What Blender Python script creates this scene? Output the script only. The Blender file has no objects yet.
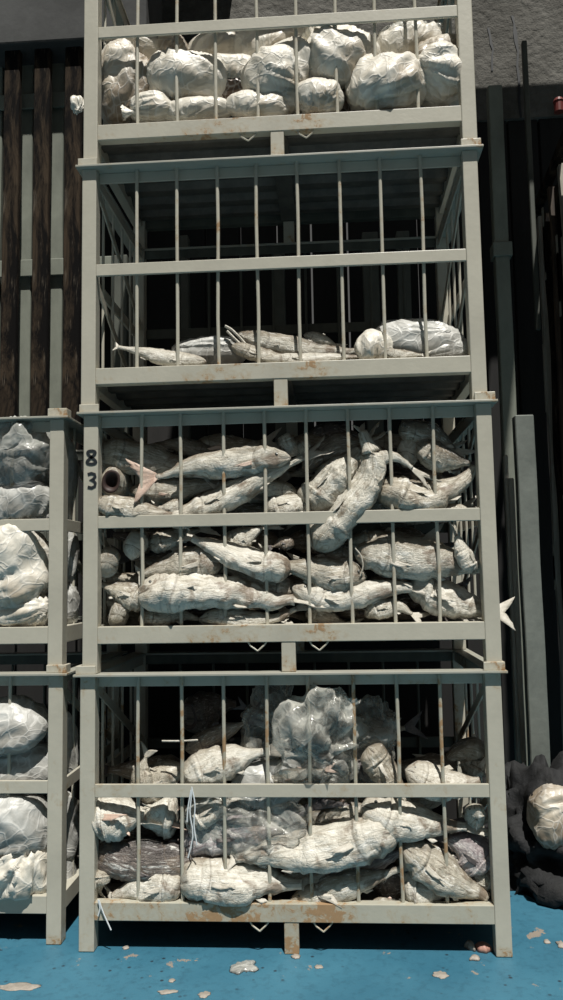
import bpy, bmesh, math, random
from mathutils import Vector, Matrix, noise
rnd = random.Random(7)
PI = math.pi
scene = bpy.context.scene
C = scene.collection

# ------------------------------------------------------------------ camera
F = 800.0
CAM = Vector((0.8029, -2.5039, 1.1268)); YAW, PITCH, ROLL = -0.0639, 0.0952, -0.0175
def cam_axes():
    cy, sy, cp, sp = math.cos(YAW), math.sin(YAW), math.cos(PITCH), math.sin(PITCH)
    f = Vector((sy*cp, cy*cp, sp)); r = Vector((cy, -sy, 0)); u = r.cross(f)
    cr, sr = math.cos(ROLL), math.sin(ROLL)
    return cr*r + sr*u, -sr*r + cr*u, f
CR, CU, CF = cam_axes()
cd = bpy.data.cameras.new('camera'); cam = bpy.data.objects.new('camera', cd); C.objects.link(cam)
cd.sensor_fit = 'HORIZONTAL'; cd.sensor_width = 36; cd.lens = F/563*36; cd.clip_end = 60
M = Matrix.Identity(4)
for i in range(3):
    M[i][0], M[i][1], M[i][2], M[i][3] = CR[i], CU[i], -CF[i], CAM[i]
cam.matrix_world = M
scene.camera = cam

def at(px, py, Y):
    "point of the place seen at a photograph pixel, at distance Y behind the front of the cages"
    d = CF + CR*((px-281.5)/F) + CU*((500-py)/F)
    return CAM + d*((Y-CAM.y)/d.y)
def ppm(Y):
    return F/(Y-CAM.y)

# ------------------------------------------------------------------ light
w = bpy.data.worlds.new('world'); scene.world = w; w.use_nodes = True
bg = w.node_tree.nodes['Background']; bg.inputs[0].default_value = (1.0, 0.98, 0.94, 1); bg.inputs[1].default_value = 0.10
sd = bpy.data.lights.new('sun', 'SUN'); sd.energy = 5.7; sd.angle = math.radians(0.6); sd.color = (1.0, 0.965, 0.90)
sun = bpy.data.objects.new('sun', sd); C.objects.link(sun)
SUN_DIR = Vector((-0.14, 0.44, -1.0)).normalized()
sun.rotation_euler = SUN_DIR.to_track_quat('-Z', 'Y').to_euler(); sun.location = (1, -3, 6)
scene.view_settings.view_transform = 'Standard'; scene.view_settings.look = 'None'
scene.view_settings.gamma = 1; scene.view_settings.use_curve_mapping = False
scene.view_settings.exposure = 0.0

# ------------------------------------------------------------------ node helpers
class NT:
    def __init__(s, name):
        s.m = bpy.data.materials.new(name); s.m.use_nodes = True; s.t = s.m.node_tree
        s.b = s.t.nodes['Principled BSDF']; s.out = s.t.nodes['Material Output']
    def n(s, typ, **kw):
        o = s.t.nodes.new(typ)
        for k, v in kw.items():
            if hasattr(o, k) and k not in ('scale',): setattr(o, k, v)
            else: o.inputs[k].default_value = v
        return o
    def l(s, a, b): s.t.links.new(a, b)
    def coord(s, kind='Object'): return s.n('ShaderNodeTexCoord').outputs[kind]
    def noise(s, vec, scale, detail=4, rough=.6, dist=0.0):
        o = s.n('ShaderNodeTexNoise'); o.inputs['Scale'].default_value = scale; o.inputs['Detail'].default_value = detail
        o.inputs['Roughness'].default_value = rough; o.inputs['Distortion'].default_value = dist
        if vec is not None: s.l(vec, o.inputs['Vector'])
        return o.outputs['Fac']
    def ramp(s, fac, stops):
        o = s.n('ShaderNodeValToRGB'); e = o.color_ramp.elements
        while len(e) < len(stops): e.new(0.5)
        for i, (p, c) in enumerate(stops):
            e[i].position = p; e[i].color = (c, c, c, 1) if isinstance(c, (int, float)) else (*c, 1)
        s.l(fac, o.inputs[0]); return o.outputs[0]
    def mix(s, fac, a, b, mode='MIX'):
        o = s.n('ShaderNodeMix'); o.data_type = 'RGBA'; o.blend_type = mode
        for sock, v in ((o.inputs[0], fac), (o.inputs[6], a), (o.inputs[7], b)):
            if isinstance(v, bpy.types.NodeSocket): s.l(v, sock)
            elif isinstance(v, (int, float)): sock.default_value = v
            else: sock.default_value = (*v, 1)
        return o.outputs[2]
    def math(s, op, a, b=None, clamp=False):
        o = s.n('ShaderNodeMath'); o.operation = op; o.use_clamp = clamp
        for i, v in enumerate((a, b)):
            if v is None: continue
            if isinstance(v, bpy.types.NodeSocket): s.l(v, o.inputs[i])
            else: o.inputs[i].default_value = v
        return o.outputs[0]
    def bump(s, h, strength, dist):
        o = s.n('ShaderNodeBump'); o.inputs['Strength'].default_value = strength; o.inputs['Distance'].default_value = dist
        s.l(h, o.inputs['Height']); s.l(o.outputs[0], s.b.inputs['Normal'])
    def map(s, vec, scale):
        o = s.n('ShaderNodeMapping'); o.inputs['Scale'].default_value = scale; s.l(vec, o.inputs[0]); return o.outputs[0]
    def done(s, col=None, rough=None, metal=None):
        if col is not None:
            if isinstance(col, bpy.types.NodeSocket): s.l(col, s.b.inputs['Base Color'])
            else: s.b.inputs['Base Color'].default_value = (*col, 1)
        if rough is not None:
            if isinstance(rough, bpy.types.NodeSocket): s.l(rough, s.b.inputs['Roughness'])
            else: s.b.inputs['Roughness'].default_value = rough
        if metal is not None: s.b.inputs['Metallic'].default_value = metal
        return s.m

def paint_mat(name, rust, col=(0.465, 0.445, 0.37)):
    t = NT(name); co = t.coord(); 
    big = t.noise(co, 5, 5, .65); fine = t.noise(co, 60, 3, .6)
    c = t.mix(t.ramp(big, [(.35, 0), (.7, 1)]), col, tuple(x*.84 for x in col))
    # flaking rust spots and stains
    sp = t.noise(co, 26, 6, .7, .4); pa = t.noise(co, 4.3, 2, .5)
    m = t.math('ADD', t.math('MULTIPLY', sp, .55), t.math('MULTIPLY', pa, .45))
    sx = t.n('ShaderNodeSeparateXYZ'); t.l(co, sx.inputs[0])
    m = t.math('ADD', m, t.math('MULTIPLY', t.ramp(sx.outputs[2], [(0.0, 1), (.11, 0)]), .085))
    rm = t.ramp(m, [(rust, 0), (rust+.035, 1)])
    rust_c = t.mix(fine, (0.17, 0.075, 0.03), (0.36, 0.19, 0.09))
    c = t.mix(rm, c, rust_c)
    halo = t.ramp(m, [(rust-.07, 0), (rust+.03, .55)])
    c = t.mix(halo, c, (0.34, 0.25, 0.14))
    t.bump(t.math('ADD', fine, t.math('MULTIPLY', rm, .8)), .25, .002)
    return t.done(c, t.math('ADD', .42, t.math('MULTIPLY', rm, .4)))
PAINT = paint_mat('pale_grey_green_paint', .66)
PAINT_RUSTY = paint_mat('pale_paint_rust_spots', .605)
PAINT_VERY = paint_mat('pale_paint_heavy_rust', .545, (0.42, 0.41, 0.34))
PLATE = paint_mat('top_flange_paint', .63, (0.36, 0.36, 0.31))
LUGM = paint_mat('lug_paint', .615, (0.50, 0.48, 0.40))

def simple_mat(name, a, b, scale=6, rough=.6, bump=.3, stretch=(1, 1, 1), dist=.004):
    t = NT(name); co = t.map(t.coord(), stretch)
    n1 = t.noise(co, scale, 6, .65); n2 = t.noise(co, scale*7, 4, .6)
    c = t.mix(t.ramp(n1, [(.35, 0), (.65, 1)]), a, b)
    c = t.mix(t.math('MULTIPLY', n2, .5), c, tuple(x*.5 for x in a))
    t.bump(n2, bump, dist); return t.done(c, rough)
def timber_mat():
    t = NT('black_mouldy_timber'); co = t.coord(); a = t.noise(t.map(co, (3, 3, .7)), 4, 7, .72, .6); b = t.noise(t.map(co, (6, 6, .5)), 9, 5, .7)
    c = t.mix(t.ramp(a, [(.46, 0), (.60, 1)]), (0.0035, 0.003, 0.003), (0.050, 0.036, 0.024))
    c = t.mix(t.ramp(b, [(.60, 0), (.72, .8)]), c, (0.13, 0.11, 0.085)); t.b.inputs['Specular IOR Level'].default_value = .15
    t.bump(b, .8, .006); return t.done(c, .95)
TIMBER = timber_mat()
TIMBER2 = simple_mat('brown_timber', (0.035, 0.025, 0.018), (0.17, 0.12, 0.085), 6, .75, .6, (3, 3, .4))
PALEWOOD = simple_mat('pale_worn_wood', (0.30, 0.28, 0.23), (0.52, 0.49, 0.42), 8, .7, .5, (3, 3, .4))
GREENSTEEL = simple_mat('dull_green_steel', (0.16, 0.175, 0.145), (0.27, 0.29, 0.24), 4, .55, .2, (1, 1, .5))
COLGREEN = simple_mat('grimy_and_shade_green_steel', (0.055, 0.062, 0.052), (0.125, 0.135, 0.11), 4, .6, .2, (1, 1, .5))  # column steel; on the cage backs this dark tone stands for shade
CONCRETE = simple_mat('stained_plaster', (0.075, 0.072, 0.062), (0.17, 0.165, 0.148), 3.5, .9, .7, (1, 1, 1), .02)
DARKWALL = simple_mat('shade_black_boards', (0.006, 0.006, 0.006), (0.017, 0.016, 0.015), 3, .85, .4, (2, 2, .4))  # near-black: shade on the lower wall and backing is put into the colour
LINTEL = simple_mat('sooty_concrete', (0.045, 0.047, 0.047), (0.085, 0.088, 0.088), 3, .9, .4)
SHEET = simple_mat('corrugated_sheet', (0.06, 0.058, 0.05), (0.14, 0.13, 0.11), 9, .6, .3)
BLACKP = NT('black_marker_paint').done((0.012, 0.016, 0.02), .5)
REDM = NT('red_paint').done((0.12, 0.015, 0.012), .5)
DEBRIS = simple_mat('pale_scraps', (0.26, 0.235, 0.20), (0.42, 0.38, 0.33), 30, .6, .4)
PINK = simple_mat('pink_scrap', (0.34, 0.14, 0.11), (0.45, 0.27, 0.21), 30, .5, .4)
TARP = simple_mat('black_netting', (0.004, 0.0045, 0.005), (0.013, 0.014, 0.016), 12, .8, .8)

def floor_mat():
    t = NT('worn_blue_floor_paint'); co = t.coord()
    a = t.noise(co, 2.2, 5, .6); 
    c = t.mix(t.ramp(a, [(.3, 0), (.7, 1)]), (0.026, 0.110, 0.170), (0.042, 0.155, 0.225))
    d = t.noise(co, 30, 5, .7); c = t.mix(t.ramp(d, [(.25, .5), (.5, 0)]), c, (0.009, 0.040, 0.068))
    v = t.n('ShaderNodeTexVoronoi'); v.inputs['Scale'].default_value = 24; t.l(co, v.inputs['Vector'])
    pk = t.ramp(v.outputs['Distance'], [(.09, 1), (.17, 0)]); gate = t.ramp(t.noise(co, 5, 2), [(.5, 0), (.58, 1)])
    c = t.mix(t.math('MULTIPLY', pk, gate), c, (0.015, 0.03, 0.045))
    worn = t.noise(co, 9, 8, .66, .3); wm = t.ramp(worn, [(.635, 0), (.66, .9)])
    c = t.mix(wm, c, (0.26, 0.215, 0.17))
    t.bump(t.math('ADD', d, t.math('MULTIPLY', wm, -1.0)), .3, .003)
    return t.done(c, t.ramp(a, [(.3, .42), (.7, .62)]))
FLOORM = floor_mat()

def fish_mat(name, belly, back, dark, frost=.5):
    t = NT(name); co = t.coord()
    at_ = t.n('ShaderNodeVertexColor'); at_.layer_name = 'Col'
    sp = t.n('ShaderNodeSeparateColor'); t.l(at_.outputs[0], sp.inputs[0])
    dors, s, tone = sp.outputs[0], sp.outputs[1], sp.outputs[2]
    n1 = t.noise(co, 16, 5, .65, .5); n2 = t.noise(co, 70, 5, .7, .3); n3 = t.noise(co, 7, 3, .5)
    f = t.math('ADD', dors, t.math('MULTIPLY', t.math('SUBTRACT', n1, .5), .9))
    f = t.math('ADD', f, t.math('SUBTRACT', tone, .5))
    c = t.mix(t.ramp(f, [(.50, 0), (.80, 1)]), belly, back)
    c = t.mix(t.ramp(f, [(.88, 0), (1.15, 1)]), c, dark)
    # frosted and scuffed skin
    fr = t.ramp(n3, [(.44, 0), (.62, frost)]); c = t.mix(fr, c, (0.56, 0.545, 0.48))
    c = t.mix(t.ramp(n2, [(.55, 0), (.75, .55)]), c, dark)
    cv = t.n('ShaderNodeCombineXYZ'); t.l(t.math('MULTIPLY', dors, 5.0), cv.inputs[0]); t.l(t.math('MULTIPLY', s, 3.2), cv.inputs[1])
    wadd = t.n('ShaderNodeVectorMath'); wadd.operation = 'ADD'; t.l(cv.outputs[0], wadd.inputs[0])
    oi = t.n('ShaderNodeObjectInfo'); t.l(oi.outputs['Location'], wadd.inputs[1])
    st = t.noise(wadd.outputs[0], 2.2, 6, .68, .8)
    c = t.mix(t.ramp(st, [(.52, 0), (.60, .8)]), c, back)
    c = t.mix(t.ramp(st, [(.34, .9), (.44, 0)]), c, (0.76, 0.75, 0.70))
    d2 = t.math('SUBTRACT', t.math('MULTIPLY', dors, 2.0), 1.0)
    sg = t.math('SUBTRACT', s, t.math('MULTIPLY', t.math('SUBTRACT', 1.0, t.math('MULTIPLY', d2, d2)), .05))
    gl = t.ramp(sg, [(.203, 0), (.215, .55), (.227, 0)]); c = t.mix(gl, c, dark)
    gl2 = t.ramp(sg, [(.14, 0), (.15, .35), (.16, 0)]); c = t.mix(gl2, c, dark)
    md = t.ramp(t.math('ABSOLUTE', t.math('SUBTRACT', d2, -.25)), [(.03, 1), (.09, 0)])
    c = t.mix(t.math('MULTIPLY', md, t.ramp(s, [(.08, .9), (.10, 0)])), c, (0.02, 0.012, 0.01))
    head = t.ramp(s, [(.08, .35), (.22, 0)]); c = t.mix(head, c, back)
    # brown smears
    n4 = t.noise(co, 11, 4, .6, 1.0); c = t.mix(t.ramp(n4, [(.53, 0), (.64, .85)]), c, (0.17, 0.125, 0.085))
    rid = t.noise(t.map(co, (1, 1, 1)), 38, 4, .6, 2.2)
    v = t.n('ShaderNodeTexVoronoi'); v.feature = 'DISTANCE_TO_EDGE'; v.inputs['Scale'].default_value = 34
    wv = t.n('ShaderNodeVectorMath'); wv.operation = 'ADD'; t.l(co, wv.inputs[0])
    nz = t.n('ShaderNodeTexNoise'); nz.inputs['Scale'].default_value = 12; t.l(co, nz.inputs['Vector'])
    sc = t.n('ShaderNodeVectorMath'); sc.operation = 'SCALE'; sc.inputs['Scale'].default_value = .10; t.l(nz.outputs['Color'], sc.inputs[0])
    t.l(sc.outputs[0], wv.inputs[1]); t.l(wv.outputs[0], v.inputs['Vector'])
    crease = t.ramp(v.outputs['Distance'], [(0, 0), (.12, 1)])
    cv2 = t.n('ShaderNodeCombineXYZ'); t.l(t.math('MULTIPLY', dors, 9.0), cv2.inputs[0]); t.l(t.math('MULTIPLY', s, 4.0), cv2.inputs[1])
    wa2 = t.n('ShaderNodeVectorMath'); wa2.operation = 'ADD'; t.l(cv2.outputs[0], wa2.inputs[0]); t.l(oi.outputs['Location'], wa2.inputs[1])
    lw = t.noise(wa2.outputs[0], 2.6, 5, .65, 1.6)
    t.bump(t.math('ADD', t.math('ADD', t.math('MULTIPLY', rid, .8), t.math('MULTIPLY', lw, 1.5)), t.math('MULTIPLY', crease, .3)), .5, .007)
    t.b.inputs['Coat Weight'].default_value = .15; t.b.inputs['Coat Roughness'].default_value = .35
    return t.done(c, t.ramp(n2, [(.3, .28), (.7, .5)]))
FM = {
 'pale': fish_mat('silver_fish_skin', (0.53, 0.505, 0.43), (0.24, 0.205, 0.15), (0.10, 0.085, 0.065), .45),
 'white': fish_mat('frosted_white_skin', (0.60, 0.575, 0.50), (0.34, 0.305, 0.24), (0.15, 0.125, 0.095), .6),
 'mid': fish_mat('grey_fish_skin', (0.42, 0.385, 0.31), (0.165, 0.135, 0.095), (0.06, 0.052, 0.042), .28),
 'brown': fish_mat('brown_fish_skin', (0.25, 0.205, 0.155), (0.10, 0.075, 0.055), (0.035, 0.026, 0.02), .12),
 'dark': fish_mat('dark_fish_skin', (0.17, 0.14, 0.12), (0.06, 0.048, 0.043), (0.022, 0.018, 0.017), .08),
 'purple': fish_mat('purplish_fish_skin', (0.42, 0.38, 0.375), (0.155, 0.12, 0.125), (0.06, 0.045, 0.05), .10),
}
FIN = simple_mat('dry_fin', (0.42, 0.39, 0.32), (0.64, 0.61, 0.54), 30, .5, .5, (1, 1, 1), .003)
FIND = simple_mat('dark_fin', (0.05, 0.045, 0.05), (0.16, 0.14, 0.13), 30, .5, .5, (1, 1, 1), .003)
FINP = simple_mat('pinkish_fin', (0.52, 0.36, 0.28), (0.66, 0.54, 0.45), 30, .5, .5, (1, 1, 1), .003)
EYEM = NT('cloudy_eye').done((0.10, 0.10, 0.09), .15)
MOUTH = NT('dark_mouth').done((0.035, 0.018, 0.015), .6)

def bag_mat(name, a, b, brown, amount, alpha=None, rough=.5):
    t = NT(name); co = t.coord()
    n1 = t.noise(co, 9, 5, .6, 1.0); n2 = t.noise(co, 5, 3, .55); 
    wv = t.n('ShaderNodeVectorMath'); wv.operation = 'ADD'; t.l(co, wv.inputs[0])
    nz = t.n('ShaderNodeTexNoise'); nz.inputs['Scale'].default_value = 6; t.l(co, nz.inputs['Vector'])
    sc = t.n('ShaderNodeVectorMath'); sc.operation = 'SCALE'; sc.inputs['Scale'].default_value = .3; t.l(nz.outputs['Color'], sc.inputs[0])
    t.l(sc.outputs[0], wv.inputs[1])
    v = t.n('ShaderNodeTexVoronoi'); v.feature = 'DISTANCE_TO_EDGE'; v.inputs['Scale'].default_value = 17; t.l(wv.outputs[0], v.inputs['Vector'])
    v2 = t.n('ShaderNodeTexVoronoi'); v2.feature = 'F1'; v2.inputs['Scale'].default_value = 30; t.l(t.map(wv.outputs[0], (1, 1, .35)), v2.inputs['Vector'])
    fold = t.noise(t.map(wv.outputs[0], (1, 1, 1)), 24, 4, .55, 1.5)
    c = t.mix(t.ramp(n1, [(.35, 0), (.65, 1)]), a, b)
    c = t.mix(t.ramp(n2, [(1-amount-.08, 0), (1-amount+.08, .8)]), c, brown)
    cr = t.ramp(v.outputs['Distance'], [(0, 1), (.10, 0)])
    c = t.mix(t.math('MULTIPLY', cr, .35), c, (0.68, 0.68, 0.65))
    h = t.math('ADD', t.math('MULTIPLY', v2.outputs['Distance'], 1.0), t.math('ADD', fold, t.math('MULTIPLY', cr, .5)))
    t.bump(h, .32, .008)
    t.b.inputs['Coat Weight'].default_value = .22; t.b.inputs['Coat Roughness'].default_value = .22
    if alpha is not None:
        al = t.math('ADD', alpha, t.math('MULTIPLY', t.ramp(t.noise(wv.outputs[0], 9, 5, .6, 1.2), [(.42, 0), (.70, .7)]), 1-alpha), True)
        lw = t.n('ShaderNodeLayerWeight'); lw.inputs[0].default_value = .35
        al = t.math('ADD', al, t.math('MULTIPLY', lw.outputs['Facing'], .5), True)
        t.l(al, t.b.inputs['Alpha'])
    return t.done(c, rough)
BM = {
 'white': bag_mat('milky_plastic', (0.56, 0.525, 0.445), (0.70, 0.675, 0.60), (0.33, 0.27, 0.19), .42),
 'beige': bag_mat('plastic_over_brown_fish', (0.42, 0.37, 0.29), (0.56, 0.53, 0.46), (0.19, 0.14, 0.09), .54),
 'brown': bag_mat('plastic_over_dark_fish', (0.22, 0.17, 0.12), (0.38, 0.32, 0.25), (0.09, 0.055, 0.035), .6),
 'grey': bag_mat('grey_white_plastic', (0.36, 0.36, 0.335), (0.56, 0.565, 0.54), (0.20, 0.19, 0.165), .48),
 'clear': bag_mat('clear_plastic', (0.55, 0.55, 0.49), (0.66, 0.66, 0.60), (0.45, 0.44, 0.38), .4, .10, .12),
 'cleargrey': bag_mat('cloudy_plastic', (0.34, 0.35, 0.32), (0.50, 0.51, 0.48), (0.22, 0.22, 0.20), .4, .45, .18),
}

# ------------------------------------------------------------------ mesh helpers
def link(name, verts, faces, mat, parent=None, smooth=False, mats=None, fmi=None):
    me = bpy.data.meshes.new(name); me.from_pydata([tuple(v) for v in verts], [], faces); me.validate(); me.update()
    bm = bmesh.new(); bm.from_mesh(me); bmesh.ops.recalc_face_normals(bm, faces=bm.faces); bm.to_mesh(me); bm.free()
    for m in (mats or [mat]): me.materials.append(m)
    if fmi:
        for p, i in zip(me.polygons, fmi): p.material_index = i
    if smooth: me.polygons.foreach_set('use_smooth', [True]*len(me.polygons))
    o = bpy.data.objects.new(name, me); C.objects.link(o)
    if parent is not None: o.parent = parent
    return o
class MB:
    def __init__(s): s.v = []; s.f = []
    def box(s, x0, x1, y0, y1, z0, z1):
        b = len(s.v); s.v += [(x, y, z) for x in (x0, x1) for y in (y0, y1) for z in (z0, z1)]
        s.f += [tuple(b+i for i in q) for q in ((0,1,3,2),(4,6,7,5),(0,4,5,1),(2,3,7,6),(0,2,6,4),(1,5,7,3))]; return s
    def tube(s, p, q, r, n=10, r2=None):
        p, q = Vector(p), Vector(q); d = (q-p).normalized(); a = d.orthogonal().normalized(); b_ = d.cross(a); r2 = r if r2 is None else r2
        b = len(s.v)
        for c, rr in ((p, r), (q, r2)):
            s.v += [tuple(c + rr*(math.cos(2*PI*i/n)*a + math.sin(2*PI*i/n)*b_)) for i in range(n)]
        s.f += [(b+i, b+(i+1) % n, b+n+(i+1) % n, b+n+i) for i in range(n)] + [tuple(b+i for i in range(n))[::-1], tuple(b+n+i for i in range(n))]; return s
    def path(s, pts, r, n=8):
        for a, b in zip(pts, pts[1:]): s.tube(a, b, r, n)
        return s
    def obox(s, p, q, wid, thick, up=Vector((0, 0, 1))):
        "flat bar from p to q"
        p, q = Vector(p), Vector(q); d = (q-p).normalized(); sd_ = d.cross(up).normalized(); u = sd_.cross(d)
        b = len(s.v)
        for c in (p, q):
            for i in (-1, 1):
                for j in (-1, 1): s.v.append(tuple(c + sd_*i*thick/2 + u*j*wid/2))
        s.f += [tuple(b+i for i in t) for t in ((0,1,3,2),(4,6,7,5),(0,4,5,1),(2,3,7,6),(0,2,6,4),(1,5,7,3))]; return s
    def build(s, name, mat, parent=None, bevel=0, smooth=False):
        o = link(name, s.v, s.f, mat, parent, smooth)
        if bevel:
            m = o.modifiers.new('bevel', 'BEVEL'); m.width = bevel; m.segments = 2; m.limit_method = 'ANGLE'
        return o
def tag(o, label=None, cat=None, group=None, kind=None):
    if label: o['label'] = label
    if label and len(label.split()) > 16: print('LONG', label)
    if cat: o['category'] = cat
    if group: o['group'] = group
    if kind: o['kind'] = kind
    return o
def empty(name, loc, label, cat, group=None):
    o = bpy.data.objects.new(name, None); o.location = loc; o.empty_display_size = .05; C.objects.link(o)
    return tag(o, label, cat, group)
def struct(o): o['kind'] = 'structure'; return o

# ------------------------------------------------------------------ the setting
H = 0.8324; W = 1.30; D = 0.72; PT = 0.048
fl = MB().box(-3.5, 4.5, -4.5, 3.6, -.06, 0).build('floor', FLOORM); struct(fl)
YB = 1.95
zc = at(520, 118, YB).z
struct(MB().box(-3.5, 4.5, YB, YB+.12, zc, 6.2).build('wall_back', CONCRETE))
# boarded lower wall, near-black so its colour holds the shade below the plaster
mb = MB(); x = -3.5
while x < 4.5:
    wd = .17+.05*rnd.random(); mb.box(x, x+wd-.012, YB+.02+.02*rnd.random(), YB+.13, 0, zc+.03*rnd.random()); x += wd
struct(mb.build('wall_back_boards', DARKWALL, bevel=.004))
struct(MB().box(-1.45, 1.31, .93, .98, 0, 1.60).build('added_shade_panel', DARKWALL, bevel=.004))  # near-black panel added behind the cages to stand in for deep shade
# left beam that hides the top of the timbers
zl = at(40, 46, 1.15).z
struct(MB().box(-3.5, at(78, 40, 1.15).x+.35, 1.12, 1.5, zl, 6.2).build('ceiling_beam', LINTEL, bevel=.01))
# unseen slabs added overhead, edges shaped to throw shade behind the cages
struct(MB().box(-3.5, .30, .80, 3.6, 4.75, 4.95).box(.30, 1.62, -.10, 1.50, 4.75, 4.95).box(1.62, 2.05, -.30, 1.50, 4.75, 4.95).box(2.05, 4.5, .90, 1.50, 4.75, 4.95).build('added_shade_slabs', LINTEL))
# left rails behind the timbers
for i, (ya, yb, mt) in enumerate(((259, 276, GREENSTEEL), (93, 108, GREENSTEEL))):
    a = at(30, ya, 1.26).z; b = at(30, yb, 1.26).z
    struct(MB().box(-3.0, at(118, 200, 1.26).x, 1.262, 1.275, b, a).build('trim_%d' % (i+1), mt, bevel=.004))
def crack(pts, wid, Y, name):
    v = []; f = []
    for i, (px, py) in enumerate(pts):
        c = at(px, py, Y); h = wid*(.4+.9*rnd.random())
        for (dx, dy) in ((-h, 0), (h, 0), (h, .012), (-h, .012)): v.append((c.x+dx, c.y+dy-.004, c.z))
        if i: b = 4*i; f += [(b-4, b-3, b+1, b), (b-3, b-2, b+2, b+1), (b-2, b-1, b+3, b+2), (b-1, b-4, b, b+3)]
    struct(link(name, v, f, BLACKP))
crack([(488, 28), (490, 36), (491, 44), (493, 50), (492, 56), (492, 63), (492, 71)], .011, YB, 'trim_3')
crack([(512, 16), (514, 24), (515, 33), (516, 42), (518, 52), (517, 66), (519, 80), (519, 100), (521, 118)], .010, YB, 'trim_4')

def column(px0, px1, py_top, py_bot, Y, mat, label, cat, name='steel_column', thick=.06, group=None, bracket=None, lean=0):
    a = at(px0, py_top, Y); b = at(px1, py_top, Y); z1 = a.z; z0 = at(px0, py_bot, Y).z if py_bot else 0
    wv = b.x-a.x; xb = a.x if py_bot is None else a.x
    v = []; nseg = 14
    e = empty(name, (a.x+wv/2, Y+thick/2, z0), label, cat, group)
    f = []
    for i in range(nseg+1):
        t = i/nseg; z = (z1-z0)*t; j = wv*.05
        o = (noise.noise(Vector((a.x*7, z*3, Y)))*j, lean*(1-t))
        # channel profile
        pr = [(-wv/2, -thick/2), (wv/2, -thick/2), (wv/2, thick/2), (-wv/2, thick/2)]
        for (x_, y_) in pr: v.append((x_+o[0]+o[1], y_, z))
        if i:
            b_ = 4*i
            for k in range(4): f.append((b_-4+k, b_-4+(k+1) % 4, b_+(k+1) % 4, b_+k))
    f += [(3, 2, 1, 0), tuple(4*nseg+k for k in range(4))]
    o = link('shaft', v, f, mat, e); m = o.modifiers.new('bevel', 'BEVEL'); m.width = .004; m.limit_method = 'ANGLE'
    if bracket:
        z = at(px0, bracket, Y).z - z0
        MB().box(-wv/2-.012, wv/2+.012, -thick/2-.012, thick/2+.01, z-.035, z+.035).build('bracket', GREENSTEEL, e, .004)
    return e
# timbers at left
column(5, 20, 36, None, 1.17, TIMBER, 'dark mouldy timber post, leftmost of the three beside the tall cage stack', 'post', 'timber_post', .04)
column(34.5, 50, 36, None, 1.17, TIMBER, 'dark timber post in the middle of the three left of the tall stack', 'post', 'timber_post', .04)
column(65, 81, 36, None, 1.17, TIMBER, 'dark timber post hard against the left edge of the tall cage stack', 'post', 'timber_post', .04)
column(17.5, 33.5, 50, None, 1.29, GREENSTEEL, 'dull green steel column seen in the gap between leftmost and middle timber posts', 'column')
column(48.5, 64, 50, None, 1.29, GREENSTEEL, 'dull green steel column in the gap between middle and right timber posts', 'column')
column(-12, -2+5, 50, None, 1.29, GREENSTEEL, 'dull green steel column showing left of all the timber posts', 'column')
# seen through the nearly empty cage
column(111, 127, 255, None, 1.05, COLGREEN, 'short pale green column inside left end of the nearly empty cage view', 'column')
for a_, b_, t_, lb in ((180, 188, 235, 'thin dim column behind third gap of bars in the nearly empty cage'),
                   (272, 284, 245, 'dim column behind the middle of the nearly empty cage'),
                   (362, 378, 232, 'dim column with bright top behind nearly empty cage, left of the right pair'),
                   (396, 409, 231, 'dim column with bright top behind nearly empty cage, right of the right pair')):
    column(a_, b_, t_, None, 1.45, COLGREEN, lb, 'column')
# right of the stack
column(488, 502, 85, None, 1.25, GREENSTEEL, 'tall grey-green column with bolted bracket right of the top two cages', 'column', bracket=250)
column(515, 534, 415, None, 0.95, simple_mat('weathered_green_steel', (0.13, 0.145, 0.13), (0.21, 0.23, 0.205), 4, .6, .3), 'wide grey-green steel column right of the cage marked 83', 'column')
column(508.5, 514, 478, None, 1.05, PALEWOOD, 'narrow pale lath standing between the marked cage and wide green column', 'lath', 'wooden_lath', .02)
column(503.5, 508, 455, None, 1.12, PALEWOOD, 'short thin pale lath beside the upper half of the marked cage', 'lath', 'wooden_lath', .02)
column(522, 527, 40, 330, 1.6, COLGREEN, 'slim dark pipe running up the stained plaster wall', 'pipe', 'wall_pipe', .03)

# vertical boards of the timber stack at right: a row running away from us
rows = [(2.02, 1.02, 118, TIMBER2), (1.99, 1.14, 122, PALEWOOD), (1.985, 1.24, 130, TIMBER2), (1.98, 1.32, 140, TIMBER2), (1.975, 1.40, 147, PALEWOOD), (1.97, 1.47, 154, TIMBER),
        (1.965, 1.56, 160, TIMBER2), (1.96, 1.66, 170, TIMBER), (1.955, 1.76, 178, PALEWOOD)]
nm = ['pale-topped', 'dark']
zt = [3.22, 3.20, 3.19, 3.10, 3.16, 3.08, 3.12, 3.02, 3.05]
lab = ['brown rough board standing nearest the right edge of the photo', 'second board from the right edge, worn pale near its top',
       'brown board just behind the pale worn one in the right stack', 'rough brown board in the middle of the right-hand stack, lower topped',
       'narrow pale board near the middle of the right-hand stack', 'blackened board left of the narrow pale board at right', 'brown board third from the far end of right stack',
       'blackened board second from the far end of right stack', 'pale board at the far left end of the right-hand stack']
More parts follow.
